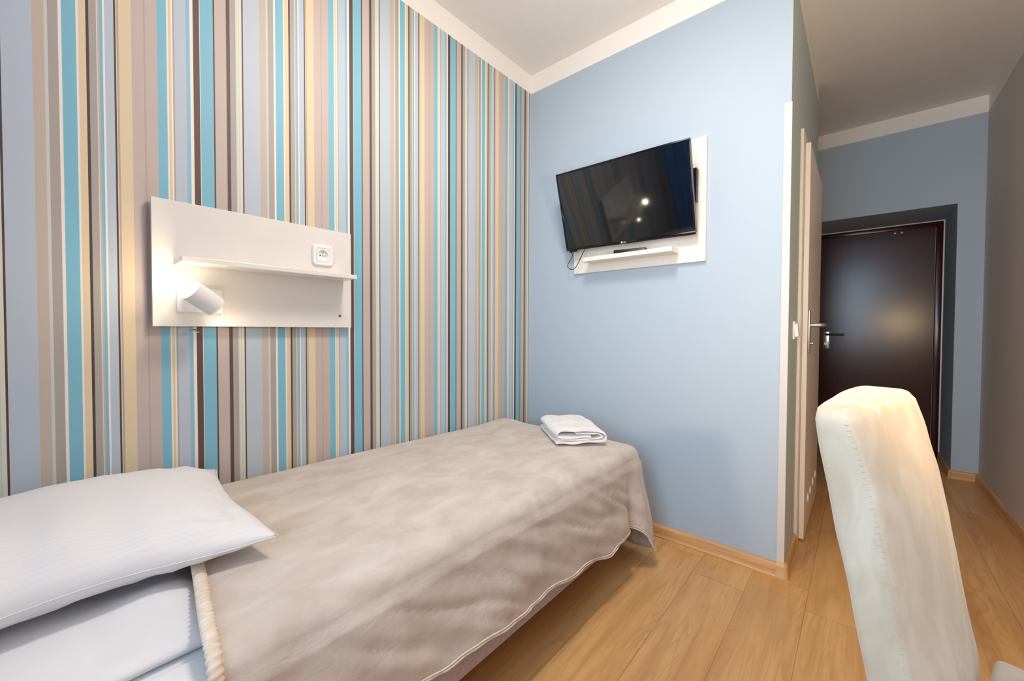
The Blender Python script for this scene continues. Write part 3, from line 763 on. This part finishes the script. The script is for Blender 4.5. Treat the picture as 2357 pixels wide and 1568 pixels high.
# side profile (v = towards the seat, z)
back = [(0.000, 0.945), (0.010, 0.88), (0.024, 0.80), (0.052, 0.666), (0.078, 0.524), (0.10, 0.40), (0.105, 0.36)]
front = [(0.047, 0.951), (0.068, 0.882), (0.088, 0.80), (0.107, 0.70), (0.128, 0.56), (0.150, 0.44), (0.155, 0.36)]
def lerpprof(pr, z):
    for (v0, z0), (v1, z1) in zip(pr, pr[1:]):
        if z <= z0 and z >= z1: return v0+(v1-v0)*(z0-z)/(z0-z1)
    return pr[0][0] if z > pr[0][1] else pr[-1][0]
CWD = 0.415
def chair_back():
    bm = bmesh.new(); NZ, NU, NS = 40, 24, 8; rings = []
    for i in range(NZ+1):
        f = i/NZ; zz = 0.36+(0.945-0.36)*f
        vb, vf = lerpprof(back, zz), lerpprof(front, zz)
        top = math.sqrt(max(0, 1-((f-0.975)/0.025)**2)) if f > 0.975 else 1
        mid_, hw = (vb+vf)/2, (vf-vb)/2*(0.86+0.14*top)
        r = 0.012; ring = []
        ins = 0.006*(1-top)
        def P(u, side):
            ss = u/CWD*2-1
            crown = 0.016*(1-ss*ss); bulge = 0.008*(1-ss**4)
            rise = crown if f > 0.8 else 0
            zc = zz+0.026*(1-ss*ss)*sstep(0.6, 1, f)
            v = mid_+side*hw+(0.012*(1-ss*ss) if side > 0 else 0.004*(1-ss*ss)) - (-0.016*(1-ss*ss)*0)
            return chp(u, v, zc)
        us = [ins+r*(1-math.cos(math.pi/2*k/4)) for k in range(5)]
        fu = []
        for k in range(NU+1): fu.append(r+ins+(CWD-2*(r+ins))*k/NU)
        # near side corner arc, front face, far side, back face
        seq = []
        for k in range(5):
            a = math.pi/2*k/4; seq.append((ins+r*(1-math.sin(a)), hw-r*(1-math.cos(a))) if False else (ins+r-r*math.cos(a), hw-r+r*math.sin(a)))
        for k in range(1, NU): seq.append((fu[k], hw))
        for k in range(5):
            a = math.pi/2*k/4; seq.append((CWD-ins-r+r*math.sin(a), hw-r+r*math.cos(a)))
        for k in range(5):
            a = math.pi/2*k/4; seq.append((CWD-ins-r+r*math.cos(a), -(hw-r+r*math.sin(a))))
        for k in range(NU-1, 0, -1): seq.append((fu[k], -hw))
        for k in range(5):
            a = math.pi/2*k/4; seq.append((ins+r-r*math.sin(a), -(hw-r+r*math.cos(a))))
        for (u, d) in seq:
            ss = u/CWD*2-1
            zc = zz+0.024*(1-ss*ss)*sstep(0.5, 1, f)+0.004*max(0, -d/0.02)*0
            bul = 0.012*(1-abs(ss)**3)*(1 if d > 0 else 0.2)*(1 if abs(d) > 0 else 0)*top
            wig = 0.0018*nz(u*18, zz*14, 2)
            ring.append(bm.verts.new(chp(u, mid_+d+bul+wig, zc)))
        rings.append(ring)
    for a, b in zip(rings, rings[1:]):
        n_ = len(a)
        for k in range(n_): bm.faces.new((a[k], a[(k+1) % n_], b[(k+1) % n_], b[k]))
    # top cap as a grid between front and back rows
    n_ = len(rings[-1]); top_ = rings[-1]; half = n_//2
    for k in range(half-1):
        vs = []
        for v in (top_[k], top_[k+1], top_[n_-2-k], top_[n_-1-k]):
            if v not in vs: vs.append(v)
        if len(vs) > 2:
            try: bm.faces.new(vs)
            except ValueError: pass
    bm.faces.new(rings[0][::-1])
    return bm
bk = link('backrest', chair_back(), M_suede, CH, True, 60)
# piping seams
def seam_pts(side_u, pr, sgn):
    pts = []
    for i in range(41):
        zz = 0.40+(0.936-0.40)*i/40; pts.append(chp(side_u, lerpprof(pr, zz), zz+0.024*(1-(side_u/CWD*2-1)**2)*sstep(0.5, 1, (zz-0.36)/0.585)))
    return pts
bm = bmesh.new(); tube(bm, [p-fr_*0.004 for p in seam_pts(0.004, front, 1)], 0.0010, 6)
link('seam', bm, M_suede, bk, True)
bm = bmesh.new(); sp = resample(seam_pts(0.0012, front, 1), 0.009)
for p in sp: tube(bm, [p-fr_*0.012+e1*0.0, p-fr_*0.003-e1*0.0012], 0.0006, 5)
link('stitching', bm, M_suede, bk, True)
# seat with rounded edges
bm = bmesh.new(); SMx = Matrix((e1, fr_, Vector((0, 0, 1)))).transposed().to_4x4(); SMx.translation = CHO
box(bm, 0.0, CWD, 0.172, 0.572, 0.375, 0.448, SMx, bev=0.012, seg=4); link('seat', bm, M_suede, CH, True, 60)
for u, v, dv in ((0.03, 0.10, -0.05), (CWD-0.03, 0.10, -0.05), (0.03, 0.53, 0.0), (CWD-0.03, 0.53, 0.0)):
    bm = bmesh.new(); rings = []
    for z, r, s in ((0.0, 0.013, 1.0), (0.20, 0.017, 0.4), (0.384 if v > 0.3 else 0.359, 0.021, 0)):
        c_ = chp(u, v+dv*s+(0.03 if v < 0.3 else 0)*(1-s), z); rings.append([bm.verts.new(c_+e1*a*r+fr_*b*r) for a, b in ((-1, -1), (1, -1), (1, 1), (-1, 1))])
    for a, b in zip(rings, rings[1:]):
        for k in range(4): bm.faces.new((a[k], a[(k+1) % 4], b[(k+1) % 4], b[k]))
    bm.faces.new(rings[0][::-1]); bm.faces.new(rings[-1]); link('leg', bm, M_leg, CH)

# ---------------------------------------------------------------- things seen only in reflections: curtain and ceiling lamp
def curtain(name, y0, y1, x, label):
    bm = bmesh.new(); n_ = 90; rows = []
    for i in range(n_+1):
        y = y0+(y1-y0)*i/n_; dx = 0.035*math.sin(i*0.55)+0.012*math.sin(i*0.23+1)
        rows.append([bm.verts.new((x+dx*(0.6+0.4*k/6), y+0.01*math.sin(i*0.9+k), 0.03+(2.55-0.03)*(1-k/6))) for k in range(7)])
    for a, b in zip(rows, rows[1:]):
        for k in range(6): bm.faces.new((a[k], a[k+1], b[k+1], b[k]))
    o = link(name, bm, M_curt, None, True); md = o.modifiers.new('t', 'SOLIDIFY'); md.thickness = 0.003
    tag(o, label, 'curtain', 'window curtains'); return o
curtain('curtain', -0.76, -0.06, -2.80, 'blue window curtain reflected at the right edge of the television screen')
rl2 = thing('reading_lamp', 'white cylinder reading lamp on the right wall, mirrored warmly in the entry door', 'lamp', (-1.58, YR, 1.22))
link('base_plate', mbox(-1.64, -1.52, YR+0.0003, YR+0.012, 1.18, 1.26, bev=0.003), M_plast, rl2, True, 40)
hb2 = Vector((-1.62, YR+0.13, 1.18)); ax2 = Vector((0.9, 0.10, 0.35)).normalized()
sh2 = link('lamp_head', lathe([(0.0, 0.004), (0.024, 0.003), (0.030, 0.0), (0.0330, 0.010), (0.0335, 0.085), (0.0318, 0.085), (0.030, 0.012), (0.0, 0.010)], hb2, ax2, 32), M_plast, rl2, True, 40)
link('bulb', lathe([(0.0, 0.079), (0.012, 0.078), (0.024, 0.075), (0.0295, 0.071)], hb2, ax2, 28), M_glow2, sh2, True)
bm = bmesh.new(); tube(bm, [(-1.58, YR+0.0115, 1.22), (-1.585, YR+0.06, 1.21), (-1.60, YR+0.115, 1.20)], 0.009, 12); link('swivel_arm', bm, M_plast, rl2, True, 60)
cl = thing('ceiling_lamp', 'round white glowing ceiling lamp, seen as a reflection in the television screen', 'lamp', (-1.2, -1.08, CEIL))
link('lamp_shade', lathe([(0.0, -0.085), (0.06, -0.083), (0.11, -0.070), (0.145, -0.045), (0.155, -0.02)], (-1.2, -1.08, CEIL), (0, 0, 1), 40), M_glow, cl, True)
link('lamp_ring', lathe([(0.150, -0.02), (0.165, -0.018), (0.168, -0.001), (0.15, -0.0005)], (-1.2, -1.08, CEIL), (0, 0, 1), 40), M_chrome, cl, True, 40)
